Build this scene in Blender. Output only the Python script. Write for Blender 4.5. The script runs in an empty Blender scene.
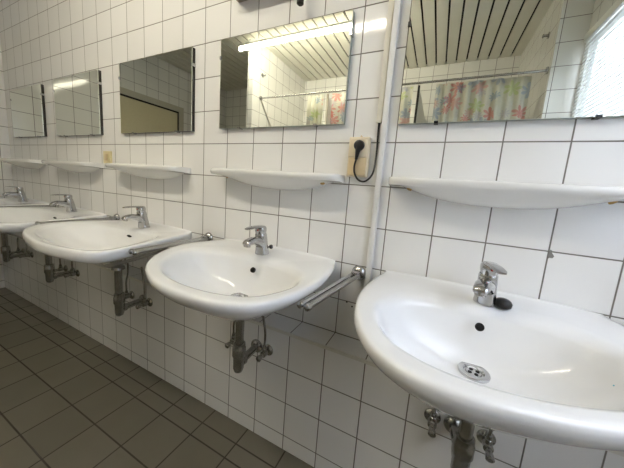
import bpy, bmesh, math, random
from mathutils import Vector, Matrix
random.seed(4)
PI = math.pi
col = bpy.context.scene.collection
scn = bpy.context.scene

# ------------------------------------------------------------------ camera, light, exposure
PT = 0.153                       # tile pitch
cam_d = bpy.data.cameras.new('camera'); cam = bpy.data.objects.new('camera', cam_d); col.objects.link(cam)
yaw, pitch, roll = -0.448406, -0.142745, 0.0720414
F = 261.22
fw = Vector((math.sin(yaw)*math.cos(pitch), math.cos(yaw)*math.cos(pitch), math.sin(pitch)))
rt = Vector((math.cos(yaw), -math.sin(yaw), 0)); up = rt.cross(fw)
c_, s_ = math.cos(roll), math.sin(roll)
rt, up = c_*rt + s_*up, -s_*rt + c_*up
M = Matrix((rt, up, -fw)).transposed().to_4x4()
M.translation = Vector((0.1536, -0.9666, 1.1222))
cam.matrix_world = M
cam_d.sensor_fit = 'HORIZONTAL'; cam_d.sensor_width = 36; cam_d.lens = F/624*36
cam_d.shift_x = 3.571/624; cam_d.shift_y = -10.318/624
cam_d.clip_start = 0.02
scn.camera = cam

w = bpy.data.worlds.new('world'); scn.world = w; w.use_nodes = True
w.node_tree.nodes['Background'].inputs[0].default_value = (0.75, 0.85, 1.0, 1)
w.node_tree.nodes['Background'].inputs[1].default_value = 1.9

WIN = dict(y0=-1.49, y1=-0.12, z0=0.90, z1=2.20, x=0.905)
def area(name, loc, rot, sx, sy, power, color):
    l = bpy.data.lights.new(name, 'AREA'); l.shape = 'RECTANGLE'; l.size = sx; l.size_y = sy
    l.energy = power; l.color = color
    o = bpy.data.objects.new(name, l); o.location = loc; o.rotation_euler = rot; col.objects.link(o); return o
area('window_daylight', (1.06, (WIN['y0']+WIN['y1'])/2, 1.60), (0, math.radians(90), 0), 1.5, 1.7, 19.5, (0.80, 0.84, 1.0))
TUBE_STRENGTH = 54.0

vs = scn.view_settings
scn.display_settings.display_device = 'sRGB'
vs.view_transform = 'Standard'; vs.look = 'None'; vs.exposure = 0.92; vs.gamma = 1; vs.use_curve_mapping = False

# ------------------------------------------------------------------ materials
class N:
    def __init__(s, name):
        s.m = bpy.data.materials.new(name); s.m.use_nodes = True
        s.t = s.m.node_tree; s.b = s.t.nodes['Principled BSDF']
    def n(s, typ, **kw):
        o = s.t.nodes.new(typ)
        for k, v in kw.items(): setattr(o, k, v)
        return o
    def l(s, a, b): s.t.links.new(a, b)
    def math(s, op, a, b=None, c=None, clamp=False):
        o = s.n('ShaderNodeMath', operation=op); o.use_clamp = clamp
        for i, v in enumerate((a, b, c)):
            if v is None: continue
            if isinstance(v, (int, float)): o.inputs[i].default_value = v
            else: s.l(v, o.inputs[i])
        return o.outputs[0]
    def mix(s, f, a, b, blend='MIX'):
        o = s.n('ShaderNodeMix', data_type='RGBA', blend_type=blend)
        for i, v in ((0, f), (6, a), (7, b)):
            if isinstance(v, tuple): o.inputs[i].default_value = v if len(v) == 4 else (*v, 1)
            elif isinstance(v, (int, float)): o.inputs[i].default_value = v
            else: s.l(v, o.inputs[i])
        return o.outputs[2]
    def pos(s):
        g = s.n('ShaderNodeNewGeometry'); x = s.n('ShaderNodeSeparateXYZ'); s.l(g.outputs['Position'], x.inputs[0])
        return g.outputs['Position'], x.outputs

def simple(name, color, rough=0.5, metal=0.0, noise=0.04, nscale=40, coat=0, bump=0.0):
    m = N(name); b = m.b
    tc = m.n('ShaderNodeTexCoord')
    nz = m.n('ShaderNodeTexNoise'); nz.inputs['Scale'].default_value = nscale; nz.inputs['Detail'].default_value = 3
    m.l(tc.outputs['Object'], nz.inputs['Vector'])
    dark = tuple(c*(1-2*noise) for c in color)
    m.l(m.mix(nz.outputs['Fac'], (*dark, 1), (*[min(1, c*(1+noise)) for c in color], 1)), b.inputs['Base Color'])
    b.inputs['Roughness'].default_value = rough; b.inputs['Metallic'].default_value = metal
    if coat: b.inputs['Coat Weight'].default_value = coat; b.inputs['Coat Roughness'].default_value = 0.05
    if bump:
        bp = m.n('ShaderNodeBump'); bp.inputs['Strength'].default_value = bump; bp.inputs['Distance'].default_value = 0.001
        m.l(nz.outputs['Fac'], bp.inputs['Height']); m.l(bp.outputs[0], b.inputs['Normal'])
    return m.m

def tiles(name, axes, pitch, phase, color, grout, hw=0.0019, rough=0.07, var=0.05, extra=(), wob=0.25, stain=0.0):
    """grid of tiles in world metres; axes = indices of the two world axes"""
    m = N(name); b = m.b
    pv, p = m.pos()
    lines = None; ids = []
    for a, pi_, ph in zip(axes, pitch, phase):
        if pi_ is None: continue
        t = m.math('DIVIDE', m.math('SUBTRACT', p[a], ph), pi_)
        ids.append(m.math('FLOOR', t))
        d = m.math('ABSOLUTE', m.math('SUBTRACT', m.math('FRACT', t), 0.5))     # .5 at a line
        dist = m.math('MULTIPLY', m.math('SUBTRACT', 0.5, d), pi_)
        ln = m.math('SUBTRACT', 1.0, m.math('DIVIDE', m.math('SUBTRACT', dist, hw*0.7), hw*0.6, None, True), None, True)
        lines = ln if lines is None else m.math('MAXIMUM', lines, ln)
    for a, v in extra:
        dist = m.math('ABSOLUTE', m.math('SUBTRACT', p[a], v))
        ln = m.math('SUBTRACT', 1.0, m.math('DIVIDE', m.math('SUBTRACT', dist, hw*0.7), hw*0.6, None, True), None, True)
        lines = m.math('MAXIMUM', lines, ln)
    cb = m.n('ShaderNodeCombineXYZ')
    for i, v in enumerate(ids): m.l(v, cb.inputs[i])
    wn = m.n('ShaderNodeTexWhiteNoise', noise_dimensions='3D'); m.l(cb.outputs[0], wn.inputs['Vector'])
    lo = tuple(c*(1-var) for c in color)
    base = m.mix(wn.outputs['Value'], (*lo, 1), (*color, 1))
    nz = m.n('ShaderNodeTexNoise'); nz.inputs['Scale'].default_value = 7; nz.inputs['Detail'].default_value = 4
    m.l(pv, nz.inputs['Vector'])
    if stain:
        base = m.mix(m.math('MULTIPLY', nz.outputs['Fac'], stain), base, (color[0]*0.55, color[1]*0.52, color[2]*0.45, 1))
    nz2 = m.n('ShaderNodeTexNoise'); nz2.inputs['Scale'].default_value = 14; m.l(pv, nz2.inputs['Vector'])
    g = m.mix(nz2.outputs['Fac'], tuple(c*0.6 for c in grout), tuple(min(1, c*1.4) for c in grout))
    m.l(m.mix(lines, base, g), b.inputs['Base Color'])
    m.l(m.math('ADD', m.math('MULTIPLY', lines, 0.6), rough), b.inputs['Roughness'])
    bp = m.n('ShaderNodeBump'); bp.inputs['Strength'].default_value = 0.5; bp.inputs['Distance'].default_value = 0.0015
    m.l(m.math('SUBTRACT', m.math('MULTIPLY', nz.outputs['Fac'], wob), lines), bp.inputs['Height'])
    m.l(bp.outputs[0], b.inputs['Normal'])
    return m.m

GR = (0.17, 0.155, 0.13)
WT = (0.87, 0.865, 0.84)
H0 = 1.292
M_ = {}
M_['wall_xz'] = tiles('white wall tile', (0, 2), (PT, PT), (0, H0), WT, GR, extra=((2, 0.5345),))
M_['wall_low'] = tiles('white plinth tile', (0, 2), (PT, PT), (0, 0.067), WT, GR)
M_['wall_top'] = tiles('white ledge tile', (0, 1), (PT, None), (0, 0), WT, GR, extra=((1, -0.001),))
M_['wall_yz'] = tiles('white side wall tile', (1, 2), (PT, PT), (-0.06, H0), WT, GR)
M_['wall_far'] = tiles('white shower tile', (0, 2), (PT, PT), (0.08, H0-0.01), WT, GR)
M_['floor'] = tiles('brown floor tile', (0, 1), (0.2005, 0.175), (-0.491, -0.257), (0.172, 0.158, 0.120), (0.048, 0.043, 0.032), hw=0.003, rough=0.33, var=0.16, extra=((1, -0.19),), wob=0.6, stain=0.5)
M_['strip'] = simple('ledge edge strip', (0.72, 0.70, 0.64), 0.35)
M_['plank'] = simple('ceiling plank paint', (0.82, 0.80, 0.71), 0.35, nscale=8)
M_['dark_gap'] = simple('dark gap', (0.012, 0.012, 0.010), 0.8)
M_['ceramic'] = simple('white ceramic', (0.86, 0.865, 0.86), 0.10, noise=0.008, nscale=3, coat=0.4)
M_['ceramic_old'] = simple('shelf ceramic', (0.84, 0.835, 0.80), 0.14, noise=0.015, nscale=5, coat=0.3)
M_['chrome'] = simple('chrome', (0.50, 0.50, 0.505), 0.07, 1.0, noise=0.05, nscale=25)
M_['dull_chrome'] = simple('dull chrome', (0.42, 0.415, 0.395), 0.24, 1.0, noise=0.2, nscale=60)
M_['steel'] = simple('brushed steel', (0.55, 0.55, 0.55), 0.22, 1.0, noise=0.06)
M_['black'] = simple('black rubber', (0.012, 0.012, 0.013), 0.35)
M_['hole'] = simple('hole black', (0.004, 0.004, 0.004), 0.9)
M_['brown_edge'] = simple('mirror edge', (0.02, 0.017, 0.014), 0.5)
M_['glass_edge'] = simple('ground glass edge', (0.30, 0.34, 0.30), 0.3)
M_['beige'] = simple('socket plastic', (0.66, 0.52, 0.31), 0.4)
M_['beige_light'] = simple('socket plastic pale', (0.78, 0.68, 0.50), 0.4)
M_['ivory'] = simple('small socket plastic', (0.74, 0.64, 0.36), 0.4)
M_['white_plastic'] = simple('white plastic duct', (0.80, 0.80, 0.78), 0.35)
M_['cream_plastic'] = simple('cream plastic duct', (0.78, 0.75, 0.66), 0.35)
M_['door'] = simple('beige door paint', (0.62, 0.56, 0.38), 0.45)
M_['frame_grey'] = simple('grey door frame', (0.52, 0.49, 0.41), 0.4)
M_['white_paint'] = simple('white paint', (0.80, 0.80, 0.77), 0.35)
m = N('blind slat'); m.b.inputs['Base Color'].default_value = (0.85, 0.86, 0.86, 1); m.b.inputs['Roughness'].default_value = 0.4
nz = m.n('ShaderNodeTexNoise'); nz.inputs['Scale'].default_value = 9; tr = m.n('ShaderNodeBsdfTranslucent'); tr.inputs[0].default_value = (0.8, 0.83, 0.85, 1)
mx = m.n('ShaderNodeMixShader'); m.l(m.math('MULTIPLY', nz.outputs['Fac'], 0.9), mx.inputs[0]); m.l(m.b.outputs[0], mx.inputs[1]); m.l(tr.outputs[0], mx.inputs[2]); m.l(mx.outputs[0], m.t.nodes['Material Output'].inputs[0]); M_['blind'] = m.m
M_['stain'] = simple('rust stain', (0.45, 0.27, 0.06), 0.6, noise=0.3, nscale=300)
M_['blue'] = simple('turquoise speck', (0.05, 0.45, 0.55), 0.4)
M_['red'] = simple('red mark', (0.5, 0.02, 0.02), 0.3)
M_['lamp_box'] = simple('lamp housing', (0.32, 0.27, 0.21), 0.5)
M_['chip'] = simple('chipped tile', (0.22, 0.21, 0.19), 0.8)

m = N('mirror glass'); m.b.inputs['Metallic'].default_value = 1; m.b.inputs['Roughness'].default_value = 0.004
tc = m.n('ShaderNodeTexCoord'); nz = m.n('ShaderNodeTexNoise'); nz.inputs['Scale'].default_value = 3; m.l(tc.outputs['Object'], nz.inputs['Vector'])
m.l(m.mix(nz.outputs['Fac'], (0.76, 0.78, 0.70, 1), (0.80, 0.82, 0.75, 1)), m.b.inputs['Base Color']); M_['mirror'] = m.m

m = N('fluorescent tube'); m.b.inputs['Base Color'].default_value = (0.9, 0.9, 0.9, 1)
m.b.inputs['Emission Color'].default_value = (1.0, 0.925, 0.77, 1); m.b.inputs['Emission Strength'].default_value = TUBE_STRENGTH; M_['tube'] = m.m

# clear glass that lets daylight through
m = N('window glass'); m.b.inputs['Base Color'].default_value = (1, 1, 1, 1); m.b.inputs['Transmission Weight'].default_value = 1
m.b.inputs['Roughness'].default_value = 0.0; m.b.inputs['IOR'].default_value = 1.02; M_['glass'] = m.m

def curtain_mat():
    m = N('flowered shower curtain'); b = m.b
    _, p = m.pos()
    cb = m.n('ShaderNodeCombineXYZ'); m.l(p[0], cb.inputs[0]); m.l(p[2], cb.inputs[1])
    out = None
    base = (0.86, 0.85, 0.76, 1); cur = base
    pals = [[(0.75, 0.10, 0.08), (0.30, 0.42, 0.62), (0.55, 0.68, 0.18), (0.85, 0.36, 0.32)],
            [(0.80, 0.45, 0.40), (0.25, 0.40, 0.60), (0.75, 0.12, 0.10), (0.62, 0.58, 0.66)]]
    for k, (scale, R, pet) in enumerate(((8.5, 0.50, 7.0), (12.0, 0.45, 9.0))):
        vo = m.n('ShaderNodeTexVoronoi', voronoi_dimensions='2D', feature='F1'); vo.inputs['Scale'].default_value = scale
        mp = m.n('ShaderNodeVectorMath', operation='ADD'); mp.inputs[1].default_value = (k*3.7, k*1.3, 0); m.l(cb.outputs[0], mp.inputs[0])
        m.l(mp.outputs[0], vo.inputs['Vector'])
        df = m.n('ShaderNodeVectorMath', operation='SUBTRACT'); m.l(mp.outputs[0], df.inputs[0]); m.l(vo.outputs['Position'], df.inputs[1])
        sx = m.n('ShaderNodeSeparateXYZ'); m.l(df.outputs[0], sx.inputs[0])
        ang = m.math('ARCTAN2', sx.outputs[1], sx.outputs[0])
        pr = m.math('ABSOLUTE', m.math('COSINE', m.math('MULTIPLY', ang, pet/2)))
        lim = m.math('MULTIPLY', m.math('ADD', 0.12, m.math('MULTIPLY', m.math('POWER', pr, 0.8), 0.88)), R)
        ins = m.math('LESS_THAN', vo.outputs['Distance'], lim)
        sc = m.n('ShaderNodeSeparateColor'); m.l(vo.outputs['Color'], sc.inputs[0])
        keep = m.math('GREATER_THAN', sc.outputs[0], 0.25 if k == 0 else 0.55)
        cr = m.n('ShaderNodeValToRGB'); cr.color_ramp.interpolation = 'CONSTANT'
        e = cr.color_ramp.elements; e[0].color = (*pals[k][0], 1); e[0].position = 0; e[1].position = 0.25; e[1].color = (*pals[k][1], 1)
        for q, i in ((0.5, 2), (0.75, 3)): x = e.new(q); x.color = (*pals[k][i], 1)
        m.l(sc.outputs[1], cr.inputs[0])
        cur = m.mix(m.math('MULTIPLY', m.math('MULTIPLY', ins, keep), 0.5), cur, cr.outputs[0])
    m.l(cur, b.inputs['Base Color']); b.inputs['Roughness'].default_value = 0.45
    b.inputs['Transmission Weight'].default_value = 0.0
    tr = m.n('ShaderNodeBsdfTranslucent'); m.l(cur, tr.inputs[0])
    mx = m.n('ShaderNodeMixShader'); mx.inputs[0].default_value = 0.5
    m.l(b.outputs[0], mx.inputs[1]); m.l(tr.outputs[0], mx.inputs[2])
    m.l(mx.outputs[0], m.t.nodes['Material Output'].inputs[0])
    return m.m
M_['curtain'] = curtain_mat()

# ------------------------------------------------------------------ mesh helpers
class MB:
    def __init__(s): s.v = []; s.f = []; s.mi = []
    def add(s, vs, fs, mi=0):
        o = len(s.v); s.v += [tuple(v) for v in vs]; s.f += [tuple(i+o for i in f) for f in fs]; s.mi += [mi]*len(fs); return s
    def box(s, a, b, mi=0, mis=None):
        (x0, y0, z0), (x1, y1, z1) = a, b
        x0, x1 = min(x0, x1), max(x0, x1); y0, y1 = min(y0, y1), max(y0, y1); z0, z1 = min(z0, z1), max(z0, z1)
        v = [(x0,y0,z0),(x1,y0,z0),(x1,y1,z0),(x0,y1,z0),(x0,y0,z1),(x1,y0,z1),(x1,y1,z1),(x0,y1,z1)]
        f = [(0,3,2,1),(4,5,6,7),(0,1,5,4),(1,2,6,5),(2,3,7,6),(3,0,4,7)]   # -z +z -y +x +y -x
        s.add(v, f, mi)
        if mis:
            for i, k in enumerate(mis): s.mi[-6+i] = k
        return s
    def loft(s, rings, cap0=True, cap1=True, mi=0):
        n = len(rings[0]); v = [p for r in rings for p in r]; f = []
        for i in range(len(rings)-1):
            for j in range(n):
                k = (j+1) % n
                f.append((i*n+j, i*n+k, (i+1)*n+k, (i+1)*n+j))
        if cap0: f.append(tuple(range(n))[::-1])
        if cap1: f.append(tuple((len(rings)-1)*n+j for j in range(n)))
        return s.add(v, f, mi)
    def tube(s, path, r, n=16, mi=0, caps=True):
        path = [Vector(p) for p in path]
        rs = r if isinstance(r, (list, tuple)) else [r]*len(path)
        rings = []; prev = None
        for i, p in enumerate(path):
            a = path[max(0, i-1)]; b = path[min(len(path)-1, i+1)]
            # at coincident points keep the previous direction
            t = (b-a)
            t = t.normalized() if t.length > 1e-9 else prev[0]
            if prev is None:
                u = t.orthogonal().normalized()
            else:
                u = (prev[1] - t*prev[1].dot(t)).normalized()
            w_ = t.cross(u); prev = (t, u)
            rings.append([p + (u*math.cos(q)+w_*math.sin(q))*rs[i] for q in (2*PI*k/n for k in range(n))])
        return s.loft(rings, caps, caps, mi)
    def lathe(s, axis0, direction, prof, n=32, mi=0):
        """prof: (distance along, radius)"""
        d = Vector(direction).normalized(); u = d.orthogonal().normalized(); w_ = d.cross(u); o = Vector(axis0)
        rings = [[o + d*a + (u*math.cos(q)+w_*math.sin(q))*max(r, 1e-4) for q in (2*PI*k/n for k in range(n))] for a, r in prof]
        return s.loft(rings, True, True, mi)
    def build(s, name, mats, parent=None, smooth=True, bevel=0.0, angle=35):
        me = bpy.data.meshes.new(name); me.from_pydata(s.v, [], s.f)
        mats = mats if isinstance(mats, (list, tuple)) else [mats]
        for q in mats: me.materials.append(q)
        for p, i in zip(me.polygons, s.mi): p.material_index = i
        bm = bmesh.new(); bm.from_mesh(me); bmesh.ops.recalc_face_normals(bm, faces=bm.faces)
        if bevel: bmesh.ops.bevel(bm, geom=[e for e in bm.edges if e.is_manifold and e.calc_face_angle(0) > 0.6], offset=bevel, segments=3, affect='EDGES', profile=0.5)
        for f in bm.faces: f.smooth = smooth
        if smooth:
            for e in bm.edges: e.smooth = (e.calc_face_angle(0) if e.is_manifold else 0) < math.radians(angle)
        bm.to_mesh(me); bm.free()
        o = bpy.data.objects.new(name, me); col.objects.link(o)
        if parent: o.parent = parent
        return o

def empty(name, loc=(0, 0, 0), rz=0):
    o = bpy.data.objects.new(name, None); col.objects.link(o); o.location = loc; o.rotation_euler = (0, 0, rz); o.empty_display_size = 0.05; return o
def tag(o, label, cat, group=None):
    o['label'] = label; o['category'] = cat
    if group: o['group'] = group
    return o
def struct(o): o['kind'] = 'structure'; return o
def copy_tree(o, parent=None):
    c = o.copy(); col.objects.link(c); c.parent = parent
    for ch in list(o.children): copy_tree(ch, c)
    return c
def catmull(pts, k=8, closed=False):
    n = len(pts); out = []
    P = [Vector(p) for p in pts]
    rng = n if closed else n-1
    for i in range(rng):
        p1, p2 = P[i], P[(i+1) % n]
        p0 = P[(i-1) % n] if (closed or i > 0) else p1*2-p2
        p3 = P[(i+2) % n] if (closed or i+2 < n) else p2*2-p1
        for j in range(k):
            t = j/k
            out.append(0.5*((2*p1)+(p2-p0)*t+(2*p0-5*p1+4*p2-p3)*t*t+(3*p1-p0-3*p2+p3)*t**3))
    if not closed: out.append(P[-1])
    return out

# ------------------------------------------------------------------ the room
XL, XR, YB, HC = -3.31, 0.905, -2.64, 2.62
struct(MB().box((XL-0.3, 0.0, 0.0), (1.3, 0.14, HC+0.2)).build('wall_back', M_['wall_xz'], smooth=False))
LZ, LY = 0.534, -0.109
struct(MB().box((XL, 0.0, 0.0), (XR+0.1, LY, LZ), 0, (0, 1, 0, 0, 0, 0)).build('wall_back_plinth', [M_['wall_low'], M_['wall_top']], smooth=False))
struct(MB().box((XL, LY+0.003, LZ-0.011), (XR+0.1, LY-0.0025, LZ+0.0015)).build('trim_1', M_['strip'], smooth=False))
struct(MB().box((XL-0.3, YB-0.3, -0.1), (1.3, 0.14, 0.0)).build('floor', M_['floor'], smooth=False))
struct(MB().box((XL-0.15, YB-0.15, 0.0), (XL, 0.0, HC+0.2)).build('wall_left', M_['wall_yz'], smooth=False))
struct(MB().box((XL, YB-0.15, 0.0), (1.3, YB, HC+0.2)).build('wall_front', M_['wall_far'], smooth=False))
# right wall with its window opening
r = MB(); x0, x1 = XR, XR+0.07
r.box((x0, -1.54, 0), (x1, 0, WIN['z0'])); r.box((x0, -1.54, WIN['z1']), (x1, 0, HC+0.2))
r.box((x0, -1.54, WIN['z0']), (x1, WIN['y0'], WIN['z1'])); r.box((x0, WIN['y1'], WIN['z0']), (x1, 0, WIN['z1']))
struct(r.build('wall_right', M_['wall_yz'], smooth=False))
struct(MB().box((0.745, -1.54, 0), (1.3, YB, HC+0.2), 0, (1, 1, 1, 1, 0, 1)).build('wall_right_return', [M_['wall_xz'], M_['wall_yz']], smooth=False))
# partition wall between passage and showers
struct(MB().box((-1.85, -1.46, 0), (-1.775, YB, HC), 0, (1, 1, 0, 1, 0, 1)).build('wall_shower_side', [M_['wall_xz'], M_['wall_yz']], smooth=False))
# planked ceiling with dark joints
c = MB(); x = 0.047 - 0.1015*34
c.box((XL-0.1, YB-0.1, HC+0.03), (1.3, 0.0, HC+0.10), 1)
k = 0
while x < XR+0.1:
    c.box((x+0.0075, YB, HC), (x+0.1015-0.0075, 0.0, HC+0.012), 0); x += 0.1015; k += 1
struct(c.build('ceiling', [M_['plank'], M_['dark_gap']], smooth=False))
# window
wf = MB(); fx0, fx1 = XR+0.025, XR+0.065
y0, y1, z0, z1 = WIN['y0'], WIN['y1'], WIN['z0'], WIN['z1']
for a, b in (((fx0, y0, z0), (fx1, y0+0.05, z1)), ((fx0, y1-0.05, z0), (fx1, y1, z1)), ((fx0, y0+0.05, z0), (fx1, y1-0.05, z0+0.05)), ((fx0, y0+0.05, z1-0.05), (fx1, y1-0.05, z1))): wf.box(a, b)
win = struct(wf.build('window_1', M_['white_paint'], smooth=False))
MB().box((fx0+0.02, y0+0.05, z0+0.05), (fx0+0.024, y1-0.05, z1-0.05)).build('pane', M_['glass'], win, smooth=False)
struct(MB().box((XR-0.00, y0, z0-0.02), (XR+0.025, y1, z0)).build('window_sill_1', M_['white_paint'], smooth=False))
# door in the left wall, seen in the third mirror
dr = MB().box((XL, -1.71, 0), (XL+0.012, -0.86, 2.01)).build('door_1', M_['door'], smooth=False); struct(dr)
df = MB(); df.box((XL, -1.80, 0), (XL+0.03, -1.725, 2.10)); df.box((XL, -0.845, 0), (XL+0.03, -0.77, 2.10)); df.box((XL, -1.725, 2.03), (XL+0.03, -0.845, 2.10))
struct(df.build('trim_2', M_['frame_grey'], smooth=False))
dg = MB(); dg.box((XL, -1.725, 0), (XL+0.022, -1.71, 2.03)); dg.box((XL, -0.86, 0), (XL+0.022, -0.845, 2.03)); dg.box((XL, -1.71, 2.01), (XL+0.022, -0.86, 2.03))
struct(dg.build('trim_3', M_['dark_gap'], smooth=False))
h = MB(); h.tube([(XL+0.012, -0.93, 1.02), (XL+0.06, -0.93, 1.02), (XL+0.062, -0.94, 1.02), (XL+0.062, -1.05, 1.02)], 0.009); h.build('door_handle', M_['steel'], dr)

# chipped tile joints beside the right basin's tap
ch = MB()
ring = [(0.462,-.0,0.992),(0.466,0,0.989),(0.4665,0,0.983),(0.473,0,0.974),(0.470,0,0.968),(0.463,0,0.968),(0.460,0,0.965),(0.4595,0,0.980)]
ch.loft([[(a, -0.0008, c) for a, b, c in ring], [(a, 0.001, c) for a, b, c in ring]])
struct(ch.build('trim_4', M_['chip'], smooth=False))

# ------------------------------------------------------------------ washbasins
def ray_outline(poly, cx, cy, angs):
    out = []
    n = len(poly)
    for a in angs:
        dx, dy = math.cos(a), math.sin(a); best = None
        for i in range(n):
            x1, y1 = poly[i][0]-cx, poly[i][1]-cy; x2, y2 = poly[(i+1) % n][0]-cx, poly[(i+1) % n][1]-cy
            ex, ey = x2-x1, y2-y1; den = dx*ey-dy*ex
            if abs(den) < 1e-12: continue
            t = (x1*ey-y1*ex)/den; u = (x1*dy-y1*dx)/den
            if t > 0 and -1e-6 <= u <= 1+1e-6 and (best is None or t > best): best = t
        out.append((cx+dx*best, cy+dy*best))
    return out
def closed_outline(right, left, straight_back):
    """right / left: points from the back to the front; the front centre closes both"""
    pts = right + [p for p in reversed(left)]
    if straight_back:
        cv = catmull([(x, y, 0) for x, y in pts], 8)
        return [(p[0], min(0, p[1])) for p in cv]
    return [(p[0], p[1]) for p in catmull([(x, y, 0) for x, y in pts], 8, True)]

RIM = 0.835
SHAPES = {
 'nearest': dict(R=[(0.31,0),(0.338,-0.07),(0.345,-0.19),(0.325,-0.30),(0.28,-0.39),(0.20,-0.465),(0.10,-0.515),(0,-0.541)],
                 L=[(-0.275,0),(-0.292,-0.07),(-0.303,-0.19),(-0.297,-0.30),(-0.270,-0.41),(-0.22,-0.495),(-0.15,-0.540),(-0.075,-0.551)],
                 r=[(0,-0.163),(0.13,-0.172),(0.215,-0.205),(0.255,-0.28),(0.225,-0.37),(0.16,-0.43),(0.08,-0.468),(0,-0.488)],
                 l=[(-0.13,-0.185),(-0.20,-0.228),(-0.232,-0.30),(-0.215,-0.39),(-0.165,-0.455),(-0.09,-0.486)]),
 'middle': dict(R=[(0.285,0),(0.312,-0.09),(0.328,-0.22),(0.320,-0.34),(0.294,-0.43),(0.255,-0.495),(0.18,-0.530),(0.09,-0.541),(0,-0.540)],
                L=[(-0.30,0),(-0.337,-0.09),(-0.352,-0.20),(-0.305,-0.335),(-0.215,-0.445),(-0.105,-0.512)],
                r=[(0.04,-0.165),(0.12,-0.178),(0.195,-0.200),(0.250,-0.245),(0.268,-0.33),(0.225,-0.43),(0.14,-0.473),(0.03,-0.484)],
                l=[(-0.07,-0.158),(-0.15,-0.165),(-0.235,-0.205),(-0.252,-0.27),(-0.20,-0.39),(-0.10,-0.460)]),
 'flared': dict(R=[(0.275,0),(0.305,-0.09),(0.345,-0.24),(0.373,-0.38),(0.378,-0.445),(0.362,-0.488),(0.31,-0.514),(0.20,-0.533),(0.10,-0.540),(0,-0.535)],
                L=[(-0.290,0),(-0.330,-0.09),(-0.368,-0.21),(-0.385,-0.30),(-0.375,-0.36),(-0.325,-0.43),(-0.19,-0.500)],
                r=[(0,-0.150),(0.15,-0.152),(0.235,-0.175),(0.285,-0.27),(0.325,-0.385),(0.31,-0.450),(0.24,-0.485),(0.10,-0.502),(0,-0.495)],
                l=[(-0.15,-0.152),(-0.25,-0.175),(-0.315,-0.25),(-0.335,-0.31),(-0.29,-0.395),(-0.17,-0.460)])}
def basin(name):
    """local coordinates: x along the wall, y=0 at the wall, z=0 at the rim"""
    S = SHAPES[name]; kind = 'flared' if name == 'flared' else 'round'
    cx, cy = 0, -0.25
    op = closed_outline(S['R'], S['L'], True); ip = closed_outline(S['r'], S['l'], False)
    corners = [math.atan2(-cy, S['R'][0][0]), math.atan2(-cy, S['L'][0][0])]
    n = 112
    angs = sorted([2*PI*i/n for i in range(n)] + [a % (2*PI) for a in corners])
    O = ray_outline(op, cx, cy, angs); I = ray_outline(ip, cx, cy, angs)
    rings = []
    def under(s, z, back):
        r_ = []
        for (x, y) in O:
            yy = cy+(y-cy)*s if y < cy else cy+(y-cy)*back
            xs = s if y < cy else s+(back-s)*0.0*(y-cy)
            r_.append((x*xs, yy, z))
        return r_
    deep = 0.168 if kind == 'round' else 0.165
    if kind == 'round':
        prof = [(0.05,-deep-0.012,0.05),(0.14,-deep-0.012,0.15),(0.30,-deep+0.002,0.40),(0.50,-deep+0.030,0.75),(0.68,-0.103,1.0),(0.80,-0.076,1.0),(0.885,-0.056,1.0),(0.945,-0.040,1.0),(0.98,-0.026,1.0),(1.0,-0.012,1.0)]
    else:
        prof = [(0.05,-deep-0.012,0.05),(0.12,-deep-0.012,0.12),(0.22,-deep+0.002,0.35),(0.38,-deep+0.032,0.75),(0.54,-0.104,0.95),(0.70,-0.080,1.0),(0.84,-0.060,1.0),(0.93,-0.050,1.0),(0.975,-0.043,1.0),(0.994,-0.034,1.0),(1.0,-0.022,1.0),(1.0,-0.008,1.0)]
    zf = 1.12 if name == 'nearest' else 1.0
    for s, z, b in prof: rings.append(under(s, max(z*zf, -deep-0.012), b))
    def between(t, z): return [(o[0]+(i[0]-o[0])*t, o[1]+(i[1]-o[1])*t, z) for o, i in zip(O, I)]
    for t, z in ((0.02,-0.005),(0.06,-0.001),(0.14,0.001),(0.35,0.0),(0.65,-0.002),(0.85,-0.005)): rings.append(between(t, z))
    D = (0.0, -0.235)
    def bowl(s, z): return [(D[0]+(x-D[0])*s, D[1]+(y-D[1])*s, z) for x, y in I]
    H = 0.147 if kind == 'round' else 0.13
    BW = ((1.0,0.05),(0.975,0.08),(0.945,0.13),(0.90,0.21),(0.84,0.33),(0.75,0.50),(0.64,0.67),(0.52,0.80),(0.40,0.90),(0.28,0.97),(0.20,1.0),(0.08,1.0))
    if kind == 'round': BW = ((1.0,0.07),(0.975,0.13),(0.945,0.22),(0.90,0.36),(0.84,0.51),(0.75,0.67),(0.64,0.79),(0.52,0.87),(0.40,0.935),(0.28,0.985),(0.20,1.0),(0.08,1.0))
    for s, z in BW:
        rings.append(bowl(s, -0.008-(H-0.008)*z))
    def back_lip(p):
        if p[2] < -0.0125 or p[1] < -0.06: return p
        g = math.exp(p[1]/0.014); flat = min(0.0, p[2]); hh = 0.010*max(0.0, 1-(p[0]/0.29)**4)+0.001
        return (p[0], p[1], p[2]*(1-g) + g*hh)
    rings = [[back_lip(p) if i >= len(prof)-1 and i < len(prof)+6 else p for p in rg] for i, rg in enumerate(rings)]
    b = MB(); b.loft(rings)
    t = empty('washbasin')
    b.build('basin', M_['ceramic'], t, angle=60)
    # waste with a perforated strainer
    dz = -H+0.004
    d = MB(); d.lathe((0, -0.235, dz-0.004), (0,0,1), [(0,0.035),(0.005,0.0355),(0.0075,0.034),(0.0075,0.024),(0.0015,0.0215),(0.0012,0.018),(0.0035,0.0165),(0.004,0.001)], 40)
    waste = d.build('waste', M_['steel'], t)
    hs = MB()
    for q in range(4):
        a = q*PI/2+0.5; hs.lathe((0.010*math.cos(a), -0.235+0.010*math.sin(a), dz-0.002), (0,0,1), [(0,0.0046),(0.0026,0.0046)], 14)
    hs.build('strainer_holes', M_['hole'], waste)
    # overflow
    o = MB()
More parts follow.
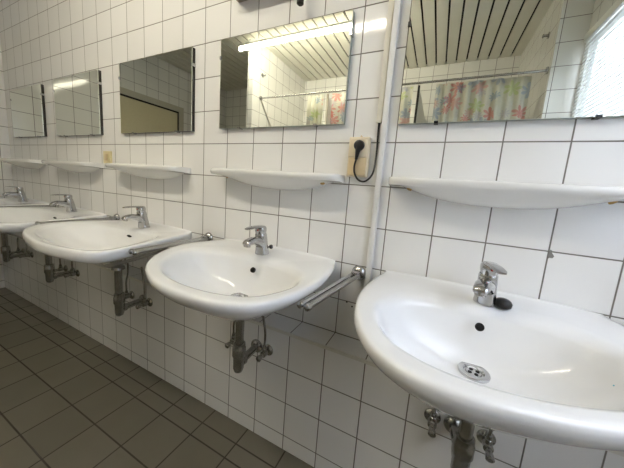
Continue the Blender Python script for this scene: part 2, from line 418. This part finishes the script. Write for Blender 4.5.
    if kind == 'round':
        o.lathe((0.026 if name == 'middle' else 0.004, -0.192, -0.042), (0,-0.84,0.55), [(-0.006,0.010),(0.0015,0.0105),(0.003,0.0085),(0.0012,0.0080),(0.001,0.0005)], 24)
    else:
        p = Vector((0.018, -0.172, -0.036)); d_ = Vector((0,-0.8,0.6)); v_ = Vector((0,0.6,0.8))
        rg = [[p + d_*h_ + Vector((1,0,0))*0.016*math.cos(q) + v_*0.0055*math.sin(q) for q in (2*PI*k_/24 for k_ in range(24))] for h_ in (-0.004, 0.0025)]
        o.loft(rg)
    o.build('overflow_hole', M_['hole'], t)
    return t

CX = {5: 0.290, 4: -0.465, 3: -1.275, 2: -2.085, 1: -2.90}
LB = {5: 'large oval white washbasin nearest the camera, black plug lying beside its tap',
      4: 'oval white washbasin in the middle, between the vertical white duct and the squarer basins',
      3: 'white washbasin with straight flared sides and slot overflow, next left of the oval middle basin',
      2: 'flared white washbasin second from the far left corner, below the second mirror',
      1: 'farthest white washbasin, partly cut by the left picture edge beside the corner'}
bs = {5: basin('nearest'), 4: basin('middle'), 3: basin('flared')}
bs[2] = copy_tree(bs[3]); bs[1] = copy_tree(bs[3])
for k, o in bs.items():
    o.location = (CX[k], 0, RIM); tag(o, LB[k], 'washbasin', 'row of wall hung washbasins')
from mathutils.bvhtree import BVHTree
_me = [c for c in bs[5].children if c.name.startswith('basin')][0].data
_bvh = BVHTree.FromPolygons([v.co for v in _me.vertices], [p.vertices for p in _me.polygons])
for (x, y, r_) in ((0.125, -0.395, 0.0021), (0.131, -0.393, 0.0016), (0.225, -0.265, 0.0015)):
    hit = _bvh.ray_cast(Vector((x, y, 0.1)), Vector((0, 0, -1)))
    MB().lathe(hit[0], hit[1] if hit[1].z > 0 else -hit[1], [(-0.001, r_), (0.0003, r_), (0.0006, r_*0.3)], 10).build('paint_speck', M_['blue'], bs[5])

# ------------------------------------------------------------------ mixer taps (local: base at origin, spout towards -y)
def sec(cx_, cy_, cz_, hw, hh, tilt, n=24, e=2.6):
    """rounded-rectangle section; plane normal in the yz plane at angle tilt from +z"""
    out = []
    for k in range(n):
        a = 2*PI*k/n; ca, sa = math.cos(a), math.sin(a)
        u = math.copysign(abs(ca)**(2/e), ca)*hw*1.12; v = math.copysign(abs(sa)**(2/e), sa)*hh
        out.append((cx_+u, cy_+v*math.cos(tilt), cz_+v*math.sin(tilt)))
    return out
def make_tap(lever_turn=0.0, knob=False):
    t = empty('mixer_tap')
    b = MB()
    b.loft([sec(0,0,-0.001,0.024,0.026,0), sec(0,0,0.004,0.0245,0.0265,0), sec(0,-0.002,0.02,0.0225,0.0235,0), sec(0,-0.006,0.045,0.021,0.022,0.05),
            sec(0,-0.011,0.068,0.0205,0.022,0.12), sec(0,-0.014,0.082,0.020,0.021,0.15), sec(0,-0.0145,0.087,0.018,0.019,0.15)])
    b.build('body', M_['chrome'], t, angle=50)
    s = MB()
    tl = PI/2
    s.loft([sec(0,-0.004,0.046,0.019,0.026,tl), sec(0,-0.025,0.050,0.0195,0.023,tl+0.05), sec(0,-0.045,0.059,0.0185,0.0165,tl+0.1), sec(0,-0.070,0.0640,0.0175,0.0135,tl), 
            sec(0,-0.093,0.0605,0.0160,0.0120,tl-0.1), sec(0,-0.104,0.058,0.0145,0.0100,tl-0.15), sec(0,-0.108,0.057,0.0105,0.006,tl-0.15)])
    s.build('spout', M_['chrome'], t, angle=60)
    a = MB(); a.lathe((0,-0.096,0.056), (0,-0.12,-1), [(0,0.0125),(0.012,0.0125),(0.013,0.010),(0.011,0.0095),(0.0105,0.0005)], 24); a.build('aerator', M_['steel'], t)
    # lever pivots on the body top
    def R(rings):
        cz = math.cos(lever_turn); sz = math.sin(lever_turn); oy = -0.014
        return [[(p[0]*cz-(p[1]-oy)*sz, oy+p[0]*sz+(p[1]-oy)*cz, p[2]) for p in r_] for r_ in rings]
    l = MB()
    l.loft(R([sec(0,-0.0145,0.086,0.0175,0.0185,0.15), sec(0,-0.015,0.098,0.0195,0.020,0.15), sec(0,-0.016,0.108,0.0195,0.020,0.12), sec(0,-0.017,0.115,0.0165,0.0165,0.05), sec(0,-0.017,0.1175,0.010,0.010,0)]))
    l.loft(R([sec(0,0.000,0.109,0.012,0.006,tl), sec(0,-0.020,0.1125,0.0165,0.006,tl), sec(0,-0.045,0.115,0.0150,0.0045,tl), sec(0,-0.068,0.1155,0.0140,0.0045,tl), sec(0,-0.090,0.114,0.0130,0.0038,tl), sec(0,-0.103,0.1125,0.0085,0.0025,tl)]))
    lv = l.build('lever', M_['chrome'], t, angle=60)
    if True:
        q = MB(); rr = R([[(0.003*math.cos(2*PI*k/12), -0.0365+o_, 0.101+0.003*math.sin(2*PI*k/12)) for k in range(12)] for o_ in (0.002, 0.0)])
        q.loft(rr); q.build('temperature_mark', M_['red'], lv)
    if knob:
        kb = MB(); kb.lathe((0.0, 0.018, 0.022), (1,0.35,0.2), [(0.012,0.003),(0.020,0.003),(0.021,0.008),(0.030,0.0095),(0.034,0.006)], 18)
        kb.build('pop_up_knob', M_['black'], t)
    return t
tp = {5: make_tap(0.42), 4: make_tap(0.0, True), 3: make_tap(0.0)}
tp[2] = copy_tree(tp[3]); tp[1] = copy_tree(tp[3])
TL = {5: 'chrome mixer tap on the nearest washbasin with its lever swung to the right',
      4: 'chrome mixer tap with a small black knob behind it on the middle oval washbasin',
      3: 'chrome mixer tap on the flared basin directly left of the middle one',
      2: 'chrome mixer tap on the second basin from the far corner',
      1: 'farthest chrome mixer tap, standing beside the left corner'}
TX = {5: (0.309, -0.112), 4: (-0.463, -0.104), 3: (-1.258, -0.092), 2: (-2.055, -0.085), 1: (-2.83, -0.085)}
for k, o in tp.items():
    o.location = (TX[k][0], TX[k][1], RIM+0.0005); o.rotation_euler = (0, 0, -0.30 if k == 5 else 0); tag(o, TL[k], 'tap', 'mixer taps on the washbasins')
pg = MB(); pg.lathe((0,0,0), (0,0,1), [(0,0.016),(0.003,0.0195),(0.012,0.0200),(0.017,0.017),(0.020,0.013),(0.022,0.006),(0.023,0.001)], 28)
plug = pg.build('basin_plug', M_['black']); plug.location = (0.349, -0.122, RIM+0.002); plug.rotation_euler = (0.12, 0.05, 0)
tag(plug, 'black rubber basin plug lying on the nearest washbasin beside the tap', 'plug')

# ------------------------------------------------------------------ traps, valves under the basins
def make_trap():
    t = empty('bottle_trap')     # origin on plinth face height .44, x centre; y measured from the wall
    a = MB(); a.lathe((0,-0.235,0.652), (0,0,-1), [(0,0.027),(0.012,0.030),(0.016,0.017),(0.150,0.016)], 24); a.build('tail_pipe', M_['dull_chrome'], t)
    a = MB(); a.lathe((0,-0.235,0.512), (0,0,-1), [(0,0.019),(0.002,0.023),(0.018,0.024),(0.022,0.0255),(0.052,0.0255),(0.056,0.023),(0.060,0.0215),(0.105,0.0205),(0.118,0.016),(0.124,0.006),(0.125,0.001)], 28); a.build('bottle', M_['dull_chrome'], t)
    a = MB(); a.tube([(0,-0.215,0.426),(-0.003,-0.17,0.426),(-0.008,-0.1095,0.426)], 0.015, 20); a.lathe((0,-0.222,0.426), (0,1,0), [(0,0.019),(0.016,0.020),(0.018,0.016)], 20); a.build('outlet_pipe', M_['dull_chrome'], t)
    a = MB(); a.lathe((-0.008,-0.1095,0.426), (0,-1,0), [(0,0.029),(0.004,0.0285),(0.010,0.024),(0.013,0.017)], 32); a.build('wall_rosette', M_['dull_chrome'], t)
    return t
def make_valve(side):
    t = empty('angle_valve')
    z = 0.428; x = 0
    a = MB(); a.lathe((x,-0.1095,z), (0,-1,0), [(0,0.0245),(0.003,0.024),(0.009,0.018),(0.011,0.011)], 28); a.build('wall_rosette', M_['dull_chrome'], t)
    a = MB(); a.lathe((x,-0.115,z), (0,-1,0), [(0,0.0095),(0.012,0.0095),(0.014,0.013),(0.034,0.013),(0.036,0.008),(0.050,0.007)], 20); a.lathe((x,-0.138,z), (0,0,1), [(0,0.010),(0.022,0.010),(0.024,0.008),(0.034,0.008)], 20); a.build('valve_body', M_['dull_chrome'], t)
    a = MB(); a.lathe((x,-0.160,z), (0.0,-1,-0.15), [(0,0.007),(0.003,0.0095),(0.012,0.0112),(0.020,0.0112),(0.023,0.007)], 12); a.build('turn_knob', M_['dull_chrome'], t)
    a = MB(); a.tube(catmull([(x,-0.138,z+0.03),(x,-0.138,z+0.09),(x-0.012*side,-0.135,z+0.14),(x-0.022*side,-0.138,z+0.205)], 6), 0.0048, 12); a.build('supply_pipe', M_['dull_chrome'], t)
    return t
trap0 = make_trap(); v0 = {-1: make_valve(-1), 1: make_valve(1)}
TRX = {5: 0.296, 4: -0.455, 3: -1.244, 2: -2.012, 1: -2.715}
VLX = {5: 0.299, 4: -0.470, 3: -1.258, 2: -2.028, 1: -2.733}
NM = {5: 'nearest washbasin', 4: 'middle oval washbasin', 3: 'flared basin left of the middle', 2: 'second basin from the far corner', 1: 'farthest basin by the corner'}
for k in (5, 4, 3, 2, 1):
    o = trap0 if k == 5 else copy_tree(trap0)
    o.location = (TRX[k], 0, 0); tag(o, 'dull chrome bottle trap hanging under the '+NM[k], 'drain trap', 'bottle traps under the basins')
    for s in (-1, 1):
        o = v0[s] if k == 5 else copy_tree(v0[s])
        o.location = (VLX[k]+(0.072*s if k == 5 else 0.066 if s > 0 else -0.098), 0, 0)
        tag(o, 'tarnished %s angle valve under the %s' % ('left' if s < 0 else 'right', NM[k]), 'valve', 'angle valves below the basins')

# ------------------------------------------------------------------ double towel rails
def make_rail():
    t = empty('towel_rail')
    a = MB(); a.lathe((0,0,0), (0,-1,0), [(0,0.029),(0.004,0.029),(0.012,0.024),(0.016,0.015),(0.022,0.013)], 32); a.build('wall_flange', M_['chrome'], t)
    a = MB(); a.lathe((0,-0.030,-0.014), (0,0,1), [(0,0.012),(0.002,0.017),(0.026,0.017),(0.028,0.012)], 24)
    a.tube([(-0.017,-0.033,0.0),(0.017,-0.033,0.0)], 0.010, 18); a.build('hub', M_['chrome'], t)
    for sgn in (-1, 1):
        x = 0.0115*sgn
        a = MB(); a.tube([(x,-0.038,0.0),(x,-0.372,0.0)], 0.0080, 18)
        bar = a.build('bar', M_['chrome'], t)
        a = MB(); a.lathe((x,-0.368,0.0), (0,-1,0), [(0,0.0080),(0.001,0.0098),(0.008,0.0108),(0.014,0.0088),(0.017,0.003)], 18); a.build('end_cap', M_['chrome'], bar)
    return t
rl = {4: make_rail()}
for k in (3, 2, 1): rl[k] = copy_tree(rl[4])
RX = {4: (-0.080, -0.125), 3: (-0.872, 0.0), 2: (-1.684, 0.0), 1: (-2.496, 0.0)}
RLB = {4: 'chrome double towel rail between the middle basin and the white duct',
       3: 'chrome double towel rail between the flared basin and the middle oval basin',
       2: 'chrome double towel rail on the right of the second farthest basin',
       1: 'farthest chrome double towel rail, on the right of the corner basin'}
for k, o in rl.items():
    o.location = (RX[k][0], 0, {4: 0.806, 3: 0.822, 2: 0.829, 1: 0.829}[k]); o.rotation_euler = (0, 0, RX[k][1]); tag(o, RLB[k], 'towel rail', 'swivel towel rails between the basins')

# ------------------------------------------------------------------ ceramic shelves
def make_shelf(plugs=True):
    t = empty('ceramic_shelf')
    L = 0.305; D = 0.125; n = 40
    rings = []
    for i in range(n+1):
        u = -1+2*i/n; u = math.sin(u*PI/2)*0.5+u*0.5 if abs(u) < 1 else u
        x = u*L
        e = max(0.0, 1-abs(u)**26)**0.5                # rounded ends in plan
        d = D*(0.80+0.20*max(0.0, 1-abs(u)**3.5)) * (0.62+0.38*e)
        lip = 0.020
        bot = -0.029-0.046*max(0.0, 1-(abs(u)/0.86)**2.4)         # belly on the wall
        zt = 0.0; ee = 0.85+0.15*e
        P = [(0.0,zt),(-d+0.022,zt),(-d+0.010,zt-0.0005),(-d+0.003,zt-0.004),(-d,zt-0.010),(-d+0.002,zt-lip),(-d+0.007,zt-lip-0.005)]
        dy = -d+0.007
        for q in (0.12,0.25,0.4,0.55,0.7,0.85,0.95): 
            P.append((dy*(1-q), (zt-lip-0.005)+(bot-(zt-lip-0.005))*(math.sin(q*PI/2)**1.0)))
        P.append((0.0, bot))
        rings.append([(x, y, z) for y, z in P])
    b = MB(); b.loft(rings); b.build('shelf_board', M_['ceramic_old'], t, angle=50)
    for sgn in ((-1, 1) if plugs else ()):
        o = MB(); o.lathe((sgn*0.238,-0.052,-0.036), (sgn*0.35,-0.5,-0.85), [(-0.012,0.0085),(0.0010,0.0085),(0.0012,0.0078),(0.002,0.0005)], 18)
        o.build('fixing_plug', M_['stain'], t)
    return t
SX = {5: 0.306, 4: -0.478, 3: -1.315, 2: -2.125, 1: -2.91}
SLB = {5: 'white ceramic shelf under the nearest mirror, above the nearest washbasin',
       4: 'white ceramic shelf left of the black cable and socket, under the fourth mirror',
       3: 'white ceramic shelf under the third mirror from the far corner',
       2: 'white ceramic shelf under the second mirror from the far corner',
       1: 'farthest white ceramic shelf, under the corner mirror'}
sh0 = make_shelf(); sh1 = make_shelf(False)
for k in (5, 4, 3, 2, 1):
    o = sh0 if k == 5 else copy_tree(sh0) if k == 4 else sh1 if k == 3 else copy_tree(sh1)
    o.location = (SX[k], 0, 1.172); tag(o, SLB[k], 'shelf', 'ceramic shelves above the basins')

# ------------------------------------------------------------------ mirrors
MR = {5: (0.004, 0.610, 1.350, 1.728), 4: (-0.798, -0.190, 1.357, 1.738), 3: (-1.580, -0.984, 1.352, 1.739), 2: (-2.376, -1.806, 1.351, 1.734), 1: (-3.137, -2.581, 1.354, 1.727)}
MLB = {5: 'nearest frameless mirror on the right, showing flowered shower curtains and a blind',
       4: 'frameless mirror left of the socket, showing the lit tube and planked ceiling',
       3: 'frameless mirror third from the far corner, showing a beige door and dark tiles',
       2: 'frameless mirror second from the far corner, showing a bright streak on tiles',
       1: 'farthest small frameless mirror beside the left corner'}
for k, (xa, xb, za, zb) in MR.items():
    t = empty('wall_mirror', ((xa+xb)/2, 0, (za+zb)/2)); tag(t, MLB[k], 'mirror', 'mirrors in a row above the shelves')
    hx, hz = (xb-xa)/2, (zb-za)/2
    MB().box((-hx, 0, -hz), (hx, -0.016, hz)).build('backing', M_['brown_edge'] if k < 4 else M_['glass_edge'], t, smooth=False)
    MB().box((-hx, -0.016, -hz), (hx, -0.020, hz)).build('glass', M_['mirror'], t, smooth=False)
    for cx_, cz_, hor in ((-hx, 0.115, 0), (hx, 0.115, 0), (-hx*0.62, -hz, 1), (hx*0.62, -hz, 1)):
        a, b = (0.006, 0.004) if hor else (0.004, 0.007)
        MB().box((cx_-a, -0.0, cz_-b), (cx_+a, -0.0235, cz_+b)).build('clip', M_['steel'] if k != 5 else M_['black'], t, smooth=False)

# ------------------------------------------------------------------ duct, socket, cable
du = empty('cable_duct', (-0.062, 0, 0)); tag(du, 'tall white plastic cable duct running down the tiles between the two nearest mirrors', 'cable duct')
MB().box((0.011, 0, 0.705), (0.031, -0.020, HC)).build('cover', M_['white_plastic'], du, smooth=True, bevel=0.003)
d2 = MB().box((-0.0715, 0, 1.358), (-0.0535, -0.012, HC)).build('narrow_cable_duct', M_['cream_plastic'], smooth=True, bevel=0.0015)
tag(d2, 'narrow cream cable duct ending above the socket, left of the wide duct', 'cable duct')
so = empty('wall_socket', (-0.121, 0, 1.238)); tag(so, 'beige surface mounted wall socket with a black plug in it', 'socket')
MB().box((-0.037, 0, -0.070), (0.037, -0.028, 0.070)).build('housing', M_['beige_light'], so, bevel=0.003)
MB().box((-0.032, -0.027, 0.000), (0.032, -0.0315, 0.064)).build('outlet_plate', M_['beige_light'], so, bevel=0.002)
MB().box((-0.032, -0.027, -0.065), (0.032, -0.0315, -0.003)).build('cover_plate', M_['beige'], so, bevel=0.002)
MB().lathe((0, 0, 0.073), (0,-1,0), [(0,0.009),(0.003,0.009)], 3).build('hanging_tab', M_['beige'], so, smooth=False)
pl = empty('power_plug', (-0.117, -0.0325, 1.277)); tag(pl, 'black round power plug with a looping cable, pushed into the beige socket', 'plug')
a = MB(); a.lathe((0,0,0), (0,-1,0), [(0,0.0185),(0.010,0.0185),(0.016,0.016),(0.018,0.010)], 28)
a.tube([(0,-0.010,-0.008),(-0.002,-0.011,-0.025),(-0.005,-0.010,-0.050)], [0.011,0.008,0.005], 14); a.build('plug_body', M_['black'], pl)
P = [(-0.122,-0.0425,1.227),(-0.127,-0.040,1.203),(-0.125,-0.036,1.180),(-0.113,-0.033,1.160),(-0.095,-0.033,1.152),(-0.077,-0.033,1.158),(-0.062,-0.026,1.182),(-0.0595,-0.014,1.225),(-0.0605,-0.0065,1.28),(-0.0625,-0.005,1.32),(-0.0625,-0.0055,1.358)]
P = [(x+0.117, y+0.0325, z-1.277) for x, y, z in P]
a = MB(); a.tube(catmull(P, 6), 0.0034, 12); a.build('cable', M_['black'], pl)
s2 = empty('wall_socket', (-1.757, 0, 1.212)); tag(s2, 'small yellowed switch plate on the tiles between the second and third shelves', 'switch')
MB().box((-0.040, 0, -0.038), (0.040, -0.012, 0.038)).build('plate', M_['ivory'], s2, bevel=0.002)
MB().box((-0.014, -0.012, -0.020), (0.014, -0.017, 0.020)).build('rocker', M_['beige'], s2, bevel=0.0015)
for i, (x, z) in enumerate(((-0.117, 0.677), (-0.094, 0.664))):
    o = MB().lathe((x, 0, z), (0,-1,0), [(0,0.0035),(0.0015,0.0035),(0.0016,0.0002)], 12).build('wall_plug', M_['hole'])
    tag(o, 'black drilled hole in the tile below the towel rail, %s of the pair' % ('upper left' if i == 0 else 'lower right'), 'hole', 'drilled holes under the rail')

# wall lamp box over the fourth mirror, only its underside dips into view
wl = empty('wall_lamp', (-0.43, 0, 1.88)); tag(wl, 'brownish wall lamp housing above the fourth mirror, at the top edge', 'lamp')
MB().box((-0.29, 0, 0), (0.36, -0.105, 0.075)).build('housing', M_['lamp_box'], wl, bevel=0.004)
MB().lathe((0.045, -0.05, 0.0), (0,0,-1), [(0,0.006),(0.080,0.006),(0.082,0.013),(0.102,0.013),(0.106,0.008)], 18).build('pull_switch', M_['black'], wl)

# ------------------------------------------------------------------ ceiling lamp
cl = empty('ceiling_lamp', (-1.115, -1.32, HC)); tag(cl, 'long bright fluorescent batten lamp below the planked ceiling, seen in the mirrors', 'lamp')
MB().box((-0.745, -0.020, -0.148), (0.745, 0.020, -0.128)).build('batten', M_['white_paint'], cl, bevel=0.004)
for s in (-1, 1): MB().box((s*0.738-0.010, -0.020, -0.188), (s*0.738+0.010, 0.020, -0.140)).build('lamp_holder', M_['white_paint'], cl, bevel=0.003)
for x in (-0.5, 0.5): MB().tube([(x, 0, -0.130), (x, 0, 0.001)], 0.006, 10).build('hanger', M_['white_paint'], cl)
a = MB(); a.tube([(-0.728, 0, -0.168), (0.728, 0, -0.168)], 0.015, 20); a.build('tube', M_['tube'], cl)

# ------------------------------------------------------------------ venetian blind
vb = empty('venetian_blind', (XR-0.016, 0, 0)); tag(vb, 'white venetian blind hanging in the window, seen in the nearest mirror', 'blind')
MB().box((-0.016, y0+0.0, z1-0.035), (0.016, y1+0.02, z1+0.012)).build('headrail', M_['white_paint'], vb, bevel=0.002)
ns = 53; zt = z1-0.05; zb_ = z0-0.02
slat = None
for i in range(ns):
    z = zt-(zt-zb_)*i/(ns-1)
    if slat is None:
        tl = math.radians(68); a = MB(); rg = []
        for yy in (y0+0.002, y1+0.015):
            up_ = []; dn = []
            for k in range(7):
                u = (-1+2*k/6)*0.0125; h_ = 0.002*(1-(u/0.0125)**2)
                X_ = u*math.cos(tl)-h_*math.sin(tl); Z_ = -u*math.sin(tl)*-1+h_*math.cos(tl)
                up_.append((X_, yy, Z_)); dn.append((X_, yy, Z_-0.0005))
            rg.append(up_+dn[::-1])
        slat = MB().loft(rg).build('slat', M_['blind'], vb); slat.location = (0, 0, z)
    else:
        o = slat.copy(); col.objects.link(o); o.parent = vb; o.location = (0, 0, z)
for yy in (y0+0.15, y1-0.15):
    MB().box((-0.0135, yy-0.001, zb_), (-0.0125, yy+0.001, zt)).build('cord', M_['white_paint'], vb, smooth=False)

# ------------------------------------------------------------------ showers, seen in the mirrors
YR = -1.60
rd = empty('curtain_rail', (-1.775, YR, 2.06)); tag(rd, 'long pale metal curtain rail across the shower stalls, seen in the mirrors', 'curtain rail')
MB().tube([(0, 0, 0), (2.52, 0, 0)], 0.009, 16).build('rail', M_['steel'], rd)
MB().tube([(0.004, 0, -0.0), (0.004, -0.24, -0.28)], 0.006, 12).build('slanted_rod', M_['cream_plastic'], rd)  # thin rod sloping down and back from the rail's left end
for x in (0.006, 2.514): MB().lathe((x-0.006, 0, 0), (1,0,0), [(0,0.024),(0.012,0.024)], 20).build('end_flange', M_['steel'], rd)
for i, x in enumerate((-0.965, -0.110)):
    t = empty('shower_divider', (x, 0, 0)); tag(t, ('white shower divider panel with a dark front post, seen in the fourth mirror', 'white shower divider with a dark post, seen at the left of the nearest mirror')[i], 'shower divider', 'dividers between the shower stalls')
    MB().box((-0.010, YR-0.045, 0.15), (0.010, YB, 2.02)).build('panel', M_['white_paint'], t, smooth=False)
    MB().box((-0.008, YR-0.024, 0.0), (0.008, YR-0.045, 2.05)).build('post', M_['frame_grey'] if i == 0 else M_['brown_edge'], t, smooth=False)
def curtain(xa, xb, waves, amp, label):
    n = waves*14; front = []; 
    for i in range(n+1):
        u = i/n; x = xa+(xb-xa)*u
        front.append((x, amp*math.sin(u*waves*2*PI)+0.3*amp*math.sin(u*waves*1.3*PI+1)))
    zs = [0.28, 0.9, 1.5, 1.9, 2.035]
    b = MB(); v = []; f = []
    for z in zs:
        g = 1.0 if z < 2 else 0.6
        for x, y in front: v.append((x, YR+y*g, z))
    N_ = n+1
    for r_ in range(len(zs)-1):
        for i in range(n): f.append((r_*N_+i, r_*N_+i+1, (r_+1)*N_+i+1, (r_+1)*N_+i))
    b.add(v, f)
    o = b.build('shower_curtain', M_['curtain'], angle=80)
    sd = o.modifiers.new('solid', 'SOLIDIFY'); sd.thickness = 0.0008
    tag(o, label, 'shower curtain', 'flowered shower curtains'); return o
curtain(-1.17, -1.0, 4, 0.020, 'flowered shower curtain gathered at the left stall, seen in the fourth mirror')
curtain(-0.90, -0.15, 8, 0.018, 'flowered shower curtain of the middle stall, cut by the left edge of the nearest mirror')
curtain(0.03, 0.66, 9, 0.014, 'wide flowered shower curtain in red, blue and green, in the nearest mirror')
for i, (p, d) in enumerate((((-1.775, -1.62, 2.31), (1,0,0)), ((0.745, -1.74, 2.36), (-1,0,0)))):
    t = empty('wall_hook', p); tag(t, ('small round chrome hook on the partition wall, seen in the fourth mirror', 'small round chrome hook on the tiled return wall, seen in the nearest mirror')[i], 'hook', 'round wall hooks')
    MB().lathe((0,0,0), d, [(0,0.022),(0.006,0.021),(0.008,0.010),(0.03,0.008),(0.032,0.014),(0.038,0.012)], 20).build('hook_body', M_['steel'], t)
